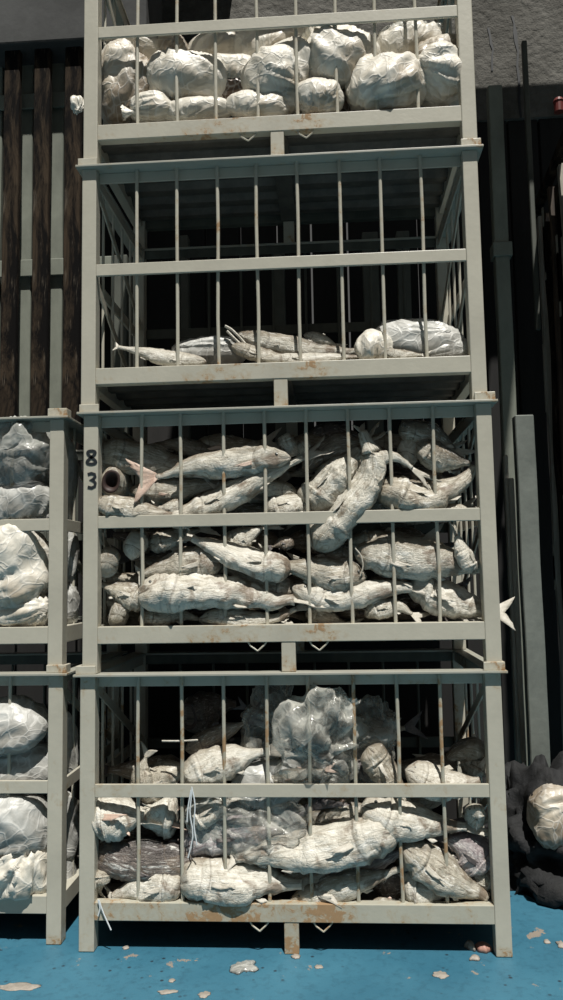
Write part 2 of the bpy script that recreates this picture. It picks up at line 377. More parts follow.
for i, (X, Y, _, mt) in enumerate(rows):
    e = empty('board', (X, Y, 0), lab[i], 'board', 'boards standing in the right-hand stack')
    z1 = zt[i]; v = []; f = []; n = 16
    for k in range(n+1):
        z = z1*k/n
        for (a, b) in ((0, 0), (.11, 0), (.11, .035), (0, .035)):
            v.append((a+.012*noise.noise(Vector((i*3, z*2, a))), b+.010*noise.noise(Vector((i, z*3, 5))), z + (0 if k < n else .03*noise.noise(Vector((a*30, b*30, i))))))
        if k:
            q = 4*k
            for j in range(4): f.append((q-4+j, q-4+(j+1) % 4, q+(j+1) % 4, q+j))
    f += [(3, 2, 1, 0), tuple(4*n+j for j in range(4))]
    link('plank', v, f, mt, e)
    # lighter splintered strips on the left-hand face
    for k in range(3):
        z = rnd.uniform(.6, 2.8); MB().obox((-.004, .017, z), (-.004, .017, z+rnd.uniform(.12, .4)), .018, .006, Vector((0, 1, 0))).build('splinter', PALEWOOD, e)
e = empty('stack_rail', (1.965, .98, 0), 'dark sloping rail capping the boards at the right edge', 'rail')
MB().obox((.0, 0, 3.25), (0, .85, 3.11), .05, .04).build('bar', TIMBER, e, .004)
e = empty('red_lamp', at(559, 112, 1.1), 'small red object on top of the right-hand board stack', 'fitting')
MB().tube((0, 0, 0), (0, 0, .05), .022, 14).build('housing', REDM, e); MB().tube((0, 0, .05), (0, 0, .065), .026, 14, .018).build('cap', REDM, e)

# ------------------------------------------------------------------ cages
def cage(x0, y0, z0, label, mats, digits=False, seed=1, lugs=True, hooks=True):
    P, RB = mats
    e = empty('steel_cage', (x0, y0, z0), label, 'cage', 'stacked steel cages')
    r = random.Random(seed); TH = .008; top = H-TH
    zb0, zb1 = .092, .146; zm0, zm1 = .456, .496; zt0 = top-.036
    for (x, y) in ((0, 0), (W-PT, 0), (0, D-PT), (W-PT, D-PT)):
        MB().box(x, x+PT, y, y+PT, 0.0005, top).build('post', P, e, .003)
    # bottom rails, front/back/sides
    def rails(name, z0_, z1_, yo, mat, th=.02, back=True):
        MB().box(PT, W-PT, yo, yo+th, z0_, z1_).build(name, mat, e, .002)
        if back: MB().box(PT, W-PT, D-yo-th, D-yo, z0_, z1_).build(name, COLGREEN, e, .002)  # back rails take the darker steel: interior shade put into their colour
        MB().box(yo, yo+th, PT, D-PT, z0_, z1_).build(name, P, e, .002)
        MB().box(W-yo-th, W-yo, PT, D-PT, z0_, z1_).build(name, P, e, .002)
    rails('bottom_rail', zb0, zb1, .001, RB, .034)
    rails('middle_rail', zm0, zm1, .002, P, .010)
    rails('top_rail', zt0, top, .034, P, .006)
    # top flange
    fg = MB(); o = .018
    fg.box(-o, W+o, -o, .045, top, H); fg.box(-o, W+o, D-.045, D+o, top, H); fg.box(-o, .045, .045, D-.045, top, H); fg.box(W-.045, W+o, .045, D-.045, top, H)
    fg.build('top_flange', PLATE, e, .0015)
    n = 8; step = (W-2*PT)/9
    for k in range(1, n+1):
        x = PT+step*k+r.uniform(-.004, .004); dx = r.uniform(-.003, .003)
        MB().path([(x, .0215, zb1-.006), (x+dx, .0215, .3), (x-dx*.5, .0215, .62), (x+dx*.3, .0215, top)], .0058).build('bar', PAINT_RUSTY if mats[1] is not PAINT_VERY else PAINT_VERY, e, smooth=False)
    for k in range(1, n+1):
        x = PT+step*k; MB().tube((x, D-.022, zb1-.006), (x, D-.022, top), .0055, 8).build('bar', COLGREEN, e)  # back bars darkened the same way, shade carried by the material
    for xs in (.022, W-.022):
        for k in range(1, 5):
            y = PT+(D-2*PT)/5*k; MB().tube((xs, y, zb1-.006), (xs, y, top), .0052, 8).build('bar', P, e)
    for xs in (.034, W-.034):
        MB().obox((xs, PT, zt0), (xs, D-PT, zm1), .03, .005).build('diagonal_brace', P, e)
        MB().obox((xs, PT, zm0), (xs, D-PT, zb1), .03, .005).build('diagonal_brace', P, e)
    # corrugated floor sheet
    v = []; f = []; ny = 60
    for k in range(ny+1):
        y = .035+(D-.07)*k/ny; ph = (k % 10)/10; z = .138 if ph < .4 else (.118 if .5 <= ph < .9 else .128)
        for x in (.035, W-.035): v.append((x, y, z)); 
        for x in (W-.035, .035): v.append((x, y, z-.003))
        if k:
            b = 4*k
            for j in range(4): f.append((b-4+j, b-4+(j+1) % 4, b+(j+1) % 4, b+j))
    f += [(3, 2, 1, 0), tuple(4*ny+j for j in range(4))]
    link('floor_sheet', v, f, SHEET, e)
    # centre feet and runner
    for y in (.003, D-.041): MB().box(W/2-.022, W/2+.022, y, y+.038, 0.0005, zb0).build('foot', RB, e, .002)
    MB().box(W/2-.03, W/2+.03, .042, D-.042, .095, .114).build('runner', SHEET, e)
    for sx in ((-.096, .096) if hooks else ()):
        x = W/2+sx; MB().path([(x-.032, .008, zb0+.004), (x-.022, .008, zb0-.012), (x, .006, zb0-.027), (x+.020, .008, zb0-.010), (x+.030, .008, zb0+.004)], .0028, 6).build('wire_hook', P, e)
    if lugs:
        for sx, xa, xb in ((0, -.012, PT+.004), (1, W-PT-.004, W+.012)):
            m = MB(); m.box(xa, xb, -.010, -.002, H, H+.026)
            if sx == 0: m.box(xa, -.002, -.002, PT*.8, H, H+.026)
            else: m.box(W+.002, xb, -.002, PT*.8, H, H+.026)
            m.build('stacking_lug', LUGM, e, .002)
    if digits:
        def stroke(pts, cx, cz, name):
            v = []; f = []; hw = .0048
            for i, p in enumerate(pts):
                a = Vector(pts[max(i-1, 0)]); b = Vector(pts[min(i+1, len(pts)-1)]); d = (b-a).normalized(); nn = Vector((-d.y, d.x))
                for s in (-1, 1):
                    q = Vector(p)+nn*hw*s
                    for yy in (-.0016, -.0002): v.append((cx+q.x, yy, cz+q.y))
                if i: k = 4*i; f += [(k-4, k-2, k+2, k), (k-3, k+1, k+3, k-1), (k-4, k, k+1, k-3), (k-2, k-1, k+3, k+2)]
            f += [(0, 1, 3, 2)]; k = 4*(len(pts)-1); f += [(k, k+2, k+3, k+1)]
            return v, f
        c8 = []
        for i in range(33):
            t = 2*PI*i/32; c8.append((.0135*math.sin(2*t)*(1.0 if math.cos(t) < 0 else .86)*1.08, .0215*math.cos(t)))
        a = at(91.5, 457.5, 0); z8 = a.z-z0; x8 = a.x-x0
        v, f = stroke(c8, x8, z8, 'painted_digit'); tag(link('painted_digit', v, f, BLACKP, e), 'black painted digit 8')
        c3 = [(-.012, .020), (0.0, .023), (.010, .020), (.012, .012), (.006, .004), (-.003, .002), (.007, -.001), (.013, -.009), (.011, -.019), (.001, -.024), (-.012, -.021)]
        a = at(91.5, 480.5, 0)
        v, f = stroke(c3, a.x-x0, a.z-z0, 'painted_digit'); tag(link('painted_digit', v, f, BLACKP, e), 'black painted digit 3')
    return e
cage(0.000, 0, 0, 'bottom cage of the tall stack, rusty lowest rail, standing on the blue floor', (PAINT_RUSTY, PAINT_VERY), seed=1)
cage(0.006, 0, H, 'steel cage painted 83 on its left post, third from the top of the tall stack', (PAINT, PAINT_RUSTY), True, 2)
cage(-.004, 0, 2*H, 'nearly empty steel cage holding a few fish on its floor, second from the top', (PAINT, PAINT_RUSTY), seed=3, hooks=False)
cage(-.001, 0, 3*H, 'topmost steel cage, cut by the top of the photo, filled with white bags', (PAINT, PAINT_RUSTY), seed=4)
LX = -.070-W
cage(LX, .045, 0, 'lower steel cage of the left-hand stack, standing on the floor', (PAINT_RUSTY, PAINT_RUSTY), seed=5)
cage(LX-.004, .045, H, 'upper steel cage of the left-hand stack, holding clear bags', (PAINT, PAINT_RUSTY), seed=6)

# ------------------------------------------------------------------ fish
def catmull(P, n):
    P = [P[0]*2-P[1]] + P + [P[-1]*2-P[-2]]; out = []
    m = len(P)-3
    for i in range(n):
        t = i/(n-1)*m; k = min(int(t), m-1); u = t-k; a, b, c, d = P[k:k+4]
        out.append(.5*((2*b)+(c-a)*u+(2*a-5*b+4*c-d)*u*u+(3*b-a-3*c+d)*u**3))
    return out
PROF = [(0, .16), (.02, .34), (.06, .55), (.12, .76), (.2, .93), (.3, 1.0), (.42, 1.0), (.55, .90), (.68, .70), (.8, .47), (.9, .29), (.96, .22), (1, .22)]
BLUNT = [(0, .30), (.015, .55), (.05, .80), (.10, .93), (.2, 1.0), (.3, 1.0), (.42, .98), (.55, .90), (.68, .72), (.8, .50), (.9, .32), (.96, .24), (1, .23)]
def interp(T, s):
    for (a, x), (b, y) in zip(T, T[1:]):
        if s <= b: u = (s-a)/(b-a); return x+(y-x)*u
    return T[-1][1]
def fin(name, root, along, out, L0, L1, lat, mat, parent, nu=9, nv=5, amp=.06, th=.0016):
    "fin: root line from root to root+along; rays go out, length L0..L1 across; lateral ripple"
    v = []; f = []
    for i in range(nu):
        u = i/(nu-1)
        for j in range(nv):
            t = j/(nv-1); L = (L0+(L1-L0)*u) if not callable(L0) else L0(u)
            o = out(u) if callable(out) else out
            p = root+along*u+o*(L*t)
            rip = amp*L*t*math.sin(i*2.4)*.5+amp*L*noise.noise(p*25)
            for s in (-1, 1): v.append(p+lat*(rip+s*th*.5*(1.05-.7*t)))
    def id_(i, j, s): return (i*nv+j)*2+s
    for i in range(nu-1):
        for j in range(nv-1):
            f.append((id_(i, j, 0), id_(i+1, j, 0), id_(i+1, j+1, 0), id_(i, j+1, 0)))
            f.append((id_(i, j, 1), id_(i, j+1, 1), id_(i+1, j+1, 1), id_(i+1, j, 1)))
    for j in range(nv-1):
        f.append((id_(0, j, 0), id_(0, j+1, 0), id_(0, j+1, 1), id_(0, j, 1))); f.append((id_(nu-1, j, 0), id_(nu-1, j, 1), id_(nu-1, j+1, 1), id_(nu-1, j+1, 0)))
    for i in range(nu-1):
        f.append((id_(i, 0, 0), id_(i, 0, 1), id_(i+1, 0, 1), id_(i+1, 0, 0))); f.append((id_(i, nv-1, 0), id_(i+1, nv-1, 0), id_(i+1, nv-1, 1), id_(i, nv-1, 1)))
    return link(name, v, f, mat, parent, True)
FID = [0]
def fish(label, pts, r, Y, kind='pale', roll=0, tail=1.0, tone=.5, blunt=False, mouth=False, finm=None, fins=True, group=None, nose=None, tl=None, cat='fish', thick=.66, wr=1.0, zmin=None, lite=False):
    """pts: photograph pixels from head to tail (x, y[, extra Y]); r: half height in pixels; Y: depth of the row"""
    FID[0] += 1; sd_ = FID[0]*13.7; rr = random.Random(FID[0])
    P = [at(p[0], p[1], Y+(p[2] if len(p) > 2 else 0)) for p in pts]
    NR = 26 if lite else 60; NS = 14 if lite else 30
    S = [(i/(NR-1))**1.25 for i in range(NR)]
    dense = catmull(P, 120)
    acc = [0]
    for a, b in zip(dense, dense[1:]): acc.append(acc[-1]+(b-a).length)
    L = acc[-1]; k = 0; cen = []
    for s in S:
        while k < 118 and acc[k+1] < s*L: k += 1
        u = (s*L-acc[k])/max(1e-9, acc[k+1]-acc[k]); cen.append(dense[k].lerp(dense[k+1], min(1, max(0, u))))
    R0 = r*1.12/ppm(Y)
    base = P[0].copy(); base = cen[NR//2].copy(); base.z -= R0
    e = empty('fish', base, label, cat, group)
    prof = BLUNT if blunt else PROF
    if mouth: prof = [(0, .78), (.05, .84)] + BLUNT[3:]
    cr, sr = math.cos(roll), math.sin(roll)
    va = 1.0 if abs(cr) > .7 else 1/max(.66, thick*1.25)
    v = []; cols = []; frames = []
    vy = Vector((0, 1, 0))
    for i, s in enumerate(S):
        a = cen[max(i-1, 0)]; b = cen[min(i+1, NR-1)]; T = (b-a).normalized()
        side = vy-T*vy.dot(T)
        if side.length < .45: side = Vector((1, 0, 0)) - T*T.x
        side.normalize(); up = side.cross(T).normalized()
        if up.z < -.15: up = -up
        elif abs(up.z) <= .15 and up.x > 0: up = -up
        dor = up*cr + side*sr; lat = side*cr - up*sr      # lat points away from the camera when roll = 0
        frames.append((T, dor, lat, up, side))
        hr = R0*interp(prof, s)*va
        for j in range(NS):
            th = 2*PI*j/NS; c, sn = math.cos(th), math.sin(th)
            hh = hr*(1.0 if c > 0 else 1.08 if .2 < s < .6 else .95)
            x = (abs(sn)**.88)*(1 if sn > 0 else -1)*hr*thick*(1.15 if s < .25 else 1); z = (abs(c)**.92)*(1 if c > 0 else -1)*hh
            sg = s-.05*(1-c*c)
            q = 1+(.05*math.exp(-((sg-.185)/.03)**2)-.055*math.exp(-((sg-.215)/.009)**2))*max(0, abs(sn)-.25)*1.3
            # mouth cleft
            if s < .10 and not mouth:
                q -= .30*math.exp(-((c+.25)/.16)**2)*(1-s/.10)
            p0 = cen[i]
            pp = p0+dor*z*q+lat*x*q
            nn = (dor*c+lat*sn)
            w1 = noise.noise(pp*9+Vector((sd_, 0, 0)))*.22
            w2 = (1-2*abs(noise.noise(pp*20+Vector((0, sd_, 0)))))*.11*wr
            w3 = (1-2*abs(noise.noise((pp-T*pp.dot(T)*.7)*60+Vector((0, sd_, 3)))))*.055*wr
            env = min(1, s/.12+.25)
            pp = pp+nn*R0*(w1+w2+w3-.05)*env*(1-.4*max(0, s-.7)/.3)
            if zmin is not None: pp.z = max(pp.z, zmin+.0005)
            v.append(pp-base); cols.append(((c+1)/2, s, tone, 1))
    f = []; fmi = []
    for i in range(NR-1):
        for j in range(NS):
            f.append((i*NS+j, i*NS+(j+1) % NS, (i+1)*NS+(j+1) % NS, (i+1)*NS+j)); fmi.append(0)
    T, dor, lat, up, side = frames[0]
    if mouth:
        prev = 0
        for (fr, dp) in ((.72, .02), (.55, .25), (.3, .55), (.02, .7)):
            b_ = len(v)
            for j in range(NS):
                p = v[j]+base; c0 = cen[0]
                v.append(c0+(p-c0)*fr+T*R0*dp-base); cols.append((.5, 0, tone, 1))
            for j in range(NS): f.append((prev+j, b_+j, b_+(j+1) % NS, prev+(j+1) % NS)); fmi.append(1)
            prev = b_
        f.append(tuple(prev+j for j in range(NS))); fmi.append(1)
    else:
        v.append(cen[0]-T*R0*.08-base); cols.append((.4, 0, tone, 1)); c_ = len(v)-1
        for j in range(NS): f.append((c_, (j+1) % NS, j)); fmi.append(0)
    f.append(tuple((NR-1)*NS+j for j in range(NS))); fmi.append(0)
    me = bpy.data.meshes.new('body'); me.from_pydata([tuple(q) for q in v], [], f)
    ca = me.color_attributes.new('Col', 'FLOAT_COLOR', 'POINT')
    for i, c in enumerate(cols): ca.data[i].color = c
    me.materials.append(FM[kind]); me.materials.append(MOUTH)
    for p, m_ in zip(me.polygons, fmi): p.material_index = m_
    me.polygons.foreach_set('use_smooth', [True]*len(me.polygons)); 
    bm = bmesh.new(); bm.from_mesh(me); bmesh.ops.recalc_face_normals(bm, faces=bm.faces); bm.to_mesh(me); bm.free()
    o = bpy.data.objects.new('body', me); C.objects.link(o); o.parent = e
    fm = finm or (FIND if kind in ('dark', 'brown', 'purple') else FIN)
    T, dor, lat, up, side = frames[-1]; end = cen[-1]-base
    if tail:
        TL = (tl/ppm(Y) if tl else R0*1.9)*1.0; sp_ = R0*1.05*tail; wv = .22*R0
        def out(u):
            k = (u-.5)*2; return (T*1.0+dor*k*(sp_/TL)*1.0).normalized()
        def Ln(u):
            k = abs((u-.5)*2); return TL*(.50+.62*k**1.3)
        fin('tail_fin', end-dor*wv-T*R0*.08, dor*2*wv, out, Ln, 0, lat, fm, e, 13, 6, .10)
    if fins and not lite:
        cam_side = -1 if lat.y > 0 else 1
        i = int(NR*.62); 
        def idx(s): return min(range(NR), key=lambda q: abs(S[q]-s))
        i = idx(.27); T, dor, lat, up, side = frames[i]; ls = lat*(-1 if lat.y > 0 else 1) if abs(lat.y) > .3 else lat
        hr = R0*interp(prof, .27)*va
        root = cen[i]+ls*hr*thick*1.0-dor*hr*.25-base
        fin('pectoral_fin', root, -dor*R0*.28, (T*.9-dor*.25+ls*.12).normalized(), R0*1.25, R0*.5, ls, fm, e, 6, 5, .08)
        i = idx(.46); T, dor, lat, up, side = frames[i]; hr = R0*interp(prof, .46)*va
        fin('dorsal_fin', cen[i]+dor*hr*.92-base, T*L*.12, (T*.75+dor*.55).normalized(), R0*.55, R0*.22, lat, fm, e, 7, 4, .08)
        i = idx(.62); T, dor, lat, up, side = frames[i]; hr = R0*interp(prof, .62)*va
        fin('anal_fin', cen[i]-dor*hr*.92-base, T*L*.09, (T*.8-dor*.5).normalized(), R0*.45, R0*.18, lat, fm, e, 6, 4, .08)
    if not mouth and not lite:
        i = min(range(NR), key=lambda q: abs(S[q]-.095)); T, dor, lat, up, side = frames[i]
        ls = lat*(-1 if lat.y > 0 else 1) if abs(lat.y) > .3 else lat
        hr = R0*interp(prof, .095)*va; q = cen[i]+ls*hr*thick*1.10+dor*hr*.25-base
        vv = []; ff = []; er = R0*.10
        for a in range(5):
            for b in range(12):
                ph = PI/2*a/4; tt = 2*PI*b/12
                vv.append(q+(T*math.cos(tt)+dor*math.sin(tt))*er*math.cos(ph)+ls*er*.5*math.sin(ph))
                if a: ff.append(((a-1)*12+b, (a-1)*12+(b+1) % 12, a*12+(b+1) % 12, a*12+b))
        link('eye', vv, ff, EYEM, e, True)
    return e

Z3 = H+.140; Z4 = .140; Z2 = 2*H+.140; Z1 = 3*H+.140
G3 = 'fish stacked in the cage marked 83'; G4 = 'fish heaped in the bottom cage'; G2 = 'fish lying in the nearly empty cage'
c83 = ' in cage 83'
up = dict(group=G3)
# upper half of the marked cage
fish('blunt grey fish head pressed to the left post beside the painted 8' , [(97, 456), (118, 455), (145, 459), (178, 467), (206, 476)], 14, .095, 'mid', .3, tone=.42, blunt=True, **up)
fish('dark-backed fish lying along the very top left'+c83, [(222, 455), (200, 450), (175, 445), (146, 446)], 7, .17, 'mid', 0, tone=.6, **up)
fish('silver fish, forked tail at left and head at right, top row,'+c83, [(290, 458), (262, 459), (225, 462), (193, 465, -.005), (170, 474, -.012), (156, 477, -.018)], 14, .045, 'pale', .15, 1.5, tone=.38, tl=32, finm=FINP, **up)
fish('fish head gaping open towards us just right of the painted 3', [(111, 482, 0), (115, 483, .05), (122, 485, .11), (132, 487, .18)], 14, .040, 'white', .2, mouth=True, tail=0, fins=False, **up)
fish('slim grey fish lying just under the big forked tail'+c83, [(130, 490), (155, 491), (188, 488), (218, 485), (236, 484)], 10, .10, 'mid', .1, tone=.45, finm=FINP, tl=14, **up)
fish('knobbly pale fish head jutting out at left just above the middle rail'+c83, [(94, 501), (108, 505), (128, 508), (150, 512), (172, 515)], 11, .028, 'mid', .5, tone=.35, blunt=False, **up)
fish('tiny twisted fish in the dark gap left of the long diagonal fish'+c83, [(183, 507), (170, 508), (160, 508)], 7, .06, 'pale', .4, tone=.5, tl=12, **up)
fish('long pale fish slanting up to the right from the middle rail'+c83, [(172, 526), (192, 514), (218, 500), (245, 487), (272, 472), (293, 462), (303, 457)], 14, .060, 'pale', .7, .6, tone=.42, **up)
fish('crumpled pale fish just above the middle rail, centre'+c83, [(264, 512), (282, 507), (302, 505), (320, 509)], 10, .08, 'pale', .8, .7, tone=.42, **up)
fish('curled pale fish head high between the fourth and fifth bars'+c83, [(283, 436), (290, 447), (298, 455, .05)], 8, .09, 'pale', .4, tail=0, mouth=True, fins=False, **up)
fish('small pale snout poking between bars, top centre'+c83, [(301, 443), (306, 450, .04), (312, 456, .1)], 7, .10, 'pale', .2, tail=0, fins=False, blunt=True, **up)
fish('dark brown fish along the top, centre'+c83, [(308, 437), (330, 434), (352, 437), (372, 443)], 9, .20, 'dark', 0, tone=.6, **up)
fish('brownish fish arching under the top rail behind the big curved fish'+c83, [(303, 470), (318, 456), (340, 446), (366, 446), (388, 452)], 10, .13, 'brown', .1, tone=.4, **up)
fish('plump pale fish leaning left of the big curved fish'+c83, [(308, 510), (322, 492), (338, 473), (352, 458), (360, 450)], 16, .085, 'pale', .9, .4, tone=.40, blunt=True, **up)
fish('big curved fish standing tail up across the middle rail, centre'+c83, [(315, 549), (325, 534), (342, 514), (360, 494), (371, 476), (372, 456), (366, 440), (362, 432)], 16, .055, 'pale', 1.0, .8, tone=.30, blunt=True, tl=14, **up)
fish('bent grey fish with white belly patches, right of the curved fish'+c83, [(378, 489), (398, 494), (425, 499), (448, 491), (466, 478), (474, 466)], 15, .065, 'mid', .9, 0, tone=.52, blunt=True, **up)
fish('fish whose two-pronged tail droops over the bent grey fish'+c83, [(352, 462, .06), (372, 459, .02), (392, 457), (404, 462), (412, 468)], 7, .035, 'white', .3, .8, tone=.35, tl=30, fins=False, **up)
fish('dark oval fish nearest the top rail at right'+c83, [(399, 431), (418, 431), (438, 438), (455, 450)], 10, .085, 'mid', .1, tone=.78, blunt=True, **up)
fish('round white fish end facing us at upper right'+c83, [(407, 451, 0), (409, 452, .05), (412, 454, .12)], 13, .075, 'white', .2, tail=0, blunt=True, fins=False, tone=.35, **up)
fish('mottled dark fish crossing to the right post'+c83, [(417, 444), (430, 452), (450, 460), (470, 463)], 12, .065, 'mid', .1, 0, tone=.72, **up)
fish('small dim fish tucked under the mottled dark one'+c83, [(410, 474), (424, 477), (442, 474)], 9, .11, 'brown', .3, tone=.5, **up)
fish('pale fish showing just over the middle rail at far right'+c83, [(440, 514), (455, 512), (474, 514)], 8, .06, 'pale', .5, tone=.4, **up)
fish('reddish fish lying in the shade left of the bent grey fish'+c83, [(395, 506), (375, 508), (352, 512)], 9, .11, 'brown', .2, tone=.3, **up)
fish('pale fish behind the long diagonal one, under the open mouth'+c83, [(296, 492), (278, 489), (262, 486), (246, 482)], 8, .10, 'pale', .3, tone=.5, **up)
# lower half
fish('upright fish hanging head down by the right post'+c83, [(475, 574), (468, 562), (461, 548), (457, 536)], 9, .040, 'white', 1.0, .6, tone=.35, **up)
fish('grey fish under the middle rail, right of centre'+c83, [(350, 544), (368, 544), (395, 541), (425, 538)], 11, .10, 'mid', .2, tone=.5, blunt=True, **up)
fish('large fish running right behind the last bar, second row under middle rail'+c83, [(355, 552), (375, 555), (405, 558), (437, 562), (465, 566), (482, 567)], 18, .065, 'pale', .2, .8, tone=.50, tl=16, **up)
fish('fish with a pointed snout facing right, centre'+c83, [(366, 577), (350, 575), (325, 572), (300, 568), (283, 564)], 14, .055, 'mid', .3, .7, tone=.38, **up)
fish('small curled fish in the dark gap under the middle rail, centre'+c83, [(294, 545), (283, 543), (272, 547)], 6, .09, 'brown', .5, tone=.2, tl=8, **up)
fish('smooth white-bellied fish slanting down to the right under the middle rail'+c83, [(290, 570), (272, 567), (248, 560), (222, 550), (203, 543), (192, 538)], 12, .040, 'white', .8, .8, tone=.36, blunt=True, tl=14, **up)
fish('plump oval grey fish, left of centre, two rows above the bottom rail'+c83, [(222, 564), (205, 561), (180, 564), (158, 569), (142, 574)], 15, .060, 'mid', .3, .7, tone=.46, blunt=True, tl=10, **up)
fish('fish whose head shows below the middle rail beside the second bar'+c83, [(150, 546), (165, 540), (182, 535), (200, 530)], 10, .09, 'mid', .5, tone=.42, blunt=True, **up)
fish('pale fish slanting up behind the middle rail at the third bar'+c83, [(224, 545), (240, 540), (262, 528)], 10, .09, 'pale', .5, tone=.5, **up)
fish('oval fish head end-on below the middle rail at the first bar'+c83, [(133, 545, 0), (137, 543, .06), (143, 540, .13)], 13, .035, 'white', .4, tail=0, blunt=True, fins=False, **up)
fish('round fish head end-on against the left post, higher one'+c83, [(108, 562, 0), (110, 561, .07), (114, 560, .15)], 13, .035, 'pale', .3, tail=0, blunt=True, fins=False, **up)
fish('grey fish slanting down from the left post under the round head'+c83, [(147, 602), (132, 595), (116, 589), (102, 584)], 12, .075, 'mid', .6, 0, tone=.55, blunt=True, **up)
fish('round fish head end-on near the bottom left corner'+c83, [(119, 614, 0), (121, 613, .07), (124, 612, .15)], 12, .04, 'pale', .3, tail=0, blunt=True, fins=False, tone=.45, **up)
fish('long wrinkled white fish spanning three bars, one row above the bottom'+c83, [(139, 597), (160, 593), (190, 590), (222, 591), (250, 596), (275, 602), (294, 600)], 15, .035, 'white', .8, .7, tone=.34, blunt=True, wr=1.5, **up)
fish('fish partly hidden beneath the smooth white-bellied one'+c83, [(296, 590), (276, 587), (252, 579), (226, 570)], 11, .085, 'mid', .4, tone=.36, **up)
fish('grey fish at the bottom left, resting over the rail'+c83, [(139, 620), (155, 617), (178, 615), (200, 619)], 9, .055, 'mid', .5, tone=.4, **up)
fish('narrow pale fish at the bottom whose tail rises to the right'+c83, [(200, 619), (222, 617), (250, 620), (275, 618), (296, 609)], 9, .040, 'pale', .6, .8, tone=.4, **up)
fish('long silver fish in the right half, one row above the bottom'+c83, [(293, 588), (312, 594), (340, 597), (368, 592), (392, 588), (412, 588)], 13, .050, 'white', .5, .6, tone=.38, **up)
fish('white lower-right corner fish whose tail sticks out past the post'+c83, [(408, 588), (428, 592), (455, 602), (480, 609), (494, 611)], 18, .085, 'white', .6, .75, tone=.40, tl=24, **up)
fish('small fish at the bottom between the fifth and sixth bars'+c83, [(306, 613), (322, 617), (346, 624)], 8, .065, 'mid', .4, tone=.5, **up)
fish('stubby pale fish at the bottom below the long silver one, right'+c83, [(365, 616), (380, 609), (398, 607), (412, 614)], 9, .055, 'pale', .7, tone=.4, **up)
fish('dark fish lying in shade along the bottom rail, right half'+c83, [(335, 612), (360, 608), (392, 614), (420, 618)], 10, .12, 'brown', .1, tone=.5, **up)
fish('dark brown fish between the two long right-hand fish'+c83, [(370, 580), (395, 580), (425, 584), (452, 588)], 9, .11, 'brown', 0, tone=.5, **up)
fish('small grey fish behind the pointed snout, centre'+c83, [(356, 556), (342, 556), (322, 560), (305, 562)], 9, .11, 'mid', 0, tone=.5, **up)
fish('dark fish under the plump oval one at left'+c83, [(150, 590), (175, 582), (205, 580), (235, 584)], 8, .11, 'brown', 0, tone=.5, **up)
fish('thin brown fish along the bottom, left of centre'+c83, [(175, 606), (205, 607), (240, 611)], 7, .11, 'dark', 0, tone=.5, **up)
# shade row
rr = random.Random(3)
ORD = ['topmost', 'second', 'third', 'fourth', 'fifth', 'sixth', 'seventh', 'eighth', 'ninth']; PLC = ['leftmost', 'left of centre', 'right of centre', 'rightmost']
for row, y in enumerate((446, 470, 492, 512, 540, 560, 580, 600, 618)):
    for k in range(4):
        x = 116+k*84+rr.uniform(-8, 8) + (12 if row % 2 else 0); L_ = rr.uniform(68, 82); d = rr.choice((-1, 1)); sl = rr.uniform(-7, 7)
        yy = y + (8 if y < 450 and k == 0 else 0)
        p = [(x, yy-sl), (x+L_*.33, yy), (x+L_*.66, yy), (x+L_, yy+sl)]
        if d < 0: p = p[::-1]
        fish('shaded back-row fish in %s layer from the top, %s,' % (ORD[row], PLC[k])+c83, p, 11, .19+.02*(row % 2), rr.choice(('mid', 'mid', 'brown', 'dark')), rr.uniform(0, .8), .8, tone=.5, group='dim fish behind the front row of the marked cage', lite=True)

# bottom cage
g = dict(group=G4); cb = ' in the bottom cage'
fish('pale fish end with ragged fins at left above the middle rail'+cb, [(140, 792), (141, 780), (143, 766), (146, 756)], 11, .09, 'mid', .6, 1.0, tone=.3, tl=14, **g)
fish('grey fish hunched beside the second bar above the middle rail'+cb, [(140, 797), (155, 783), (170, 773), (190, 770)], 14, .13, 'mid', .5, tone=.35, blunt=True, **g)
fish('dark reddish fish gaping high at the back left'+cb, [(188, 716), (198, 712, .05), (215, 706, .1), (235, 704, .15)], 15, .22, 'dark', 0, tone=.3, mouth=True, tail=0, fins=False, **g)
fish('mottled brown fish slanting up under the reddish gaping head'+cb, [(186, 750), (204, 743), (226, 732), (248, 722)], 10, .12, 'brown', .2, tone=.35, **g)
fish('brown fish tail standing up beside the clear plastic, top'+cb, [(268, 728), (262, 720), (254, 712), (246, 708)], 6, .15, 'brown', .2, .8, tone=.4, **g)
fish('broad pale fish slanting just above the middle rail at third bar'+cb, [(186, 783), (200, 772), (220, 764), (245, 757), (265, 752)], 15, .06, 'white', .6, .5, tone=.40, blunt=True, **g)
fish('dark brown fish under the plastic, centre, above middle rail'+cb, [(245, 748), (268, 752), (292, 756), (315, 760)], 10, .14, 'dark', 0, tone=.4, **g)
fish('narrow fish with a red mouth lying above the middle rail, centre'+cb, [(268, 779), (285, 777), (305, 774), (325, 770)], 6, .045, 'pale', .4, .6, tone=.45, finm=FINP, **g)
fish('dim grey fish stretched across the back, right of the clear bag'+cb, [(340, 722), (360, 728), (385, 731), (405, 728)], 10, .24, 'mid', .1, tone=.45, finm=FIND, **g)
fish('leaning pale fish with dark markings right of the clear bag'+cb, [(368, 748), (380, 764), (392, 782), (406, 800)], 13, .075, 'mid', .6, .4, tone=.45, blunt=True, **g)
fish('reddish dark fish leaning behind the clear bag'+cb, [(355, 748), (366, 768), (378, 790)], 10, .13, 'dark', .2, tone=.5, **g)
fish('white fish lying above the middle rail by the right post'+cb, [(406, 770), (425, 777), (446, 783), (466, 784), (481, 781)], 14, .065, 'white', .6, 0, tone=.42, **g)
fish('dim fish hump rising behind at far right'+cb, [(468, 778), (476, 757), (462, 752), (445, 760)], 13, .20, 'mid', .3, tone=.55, **g)
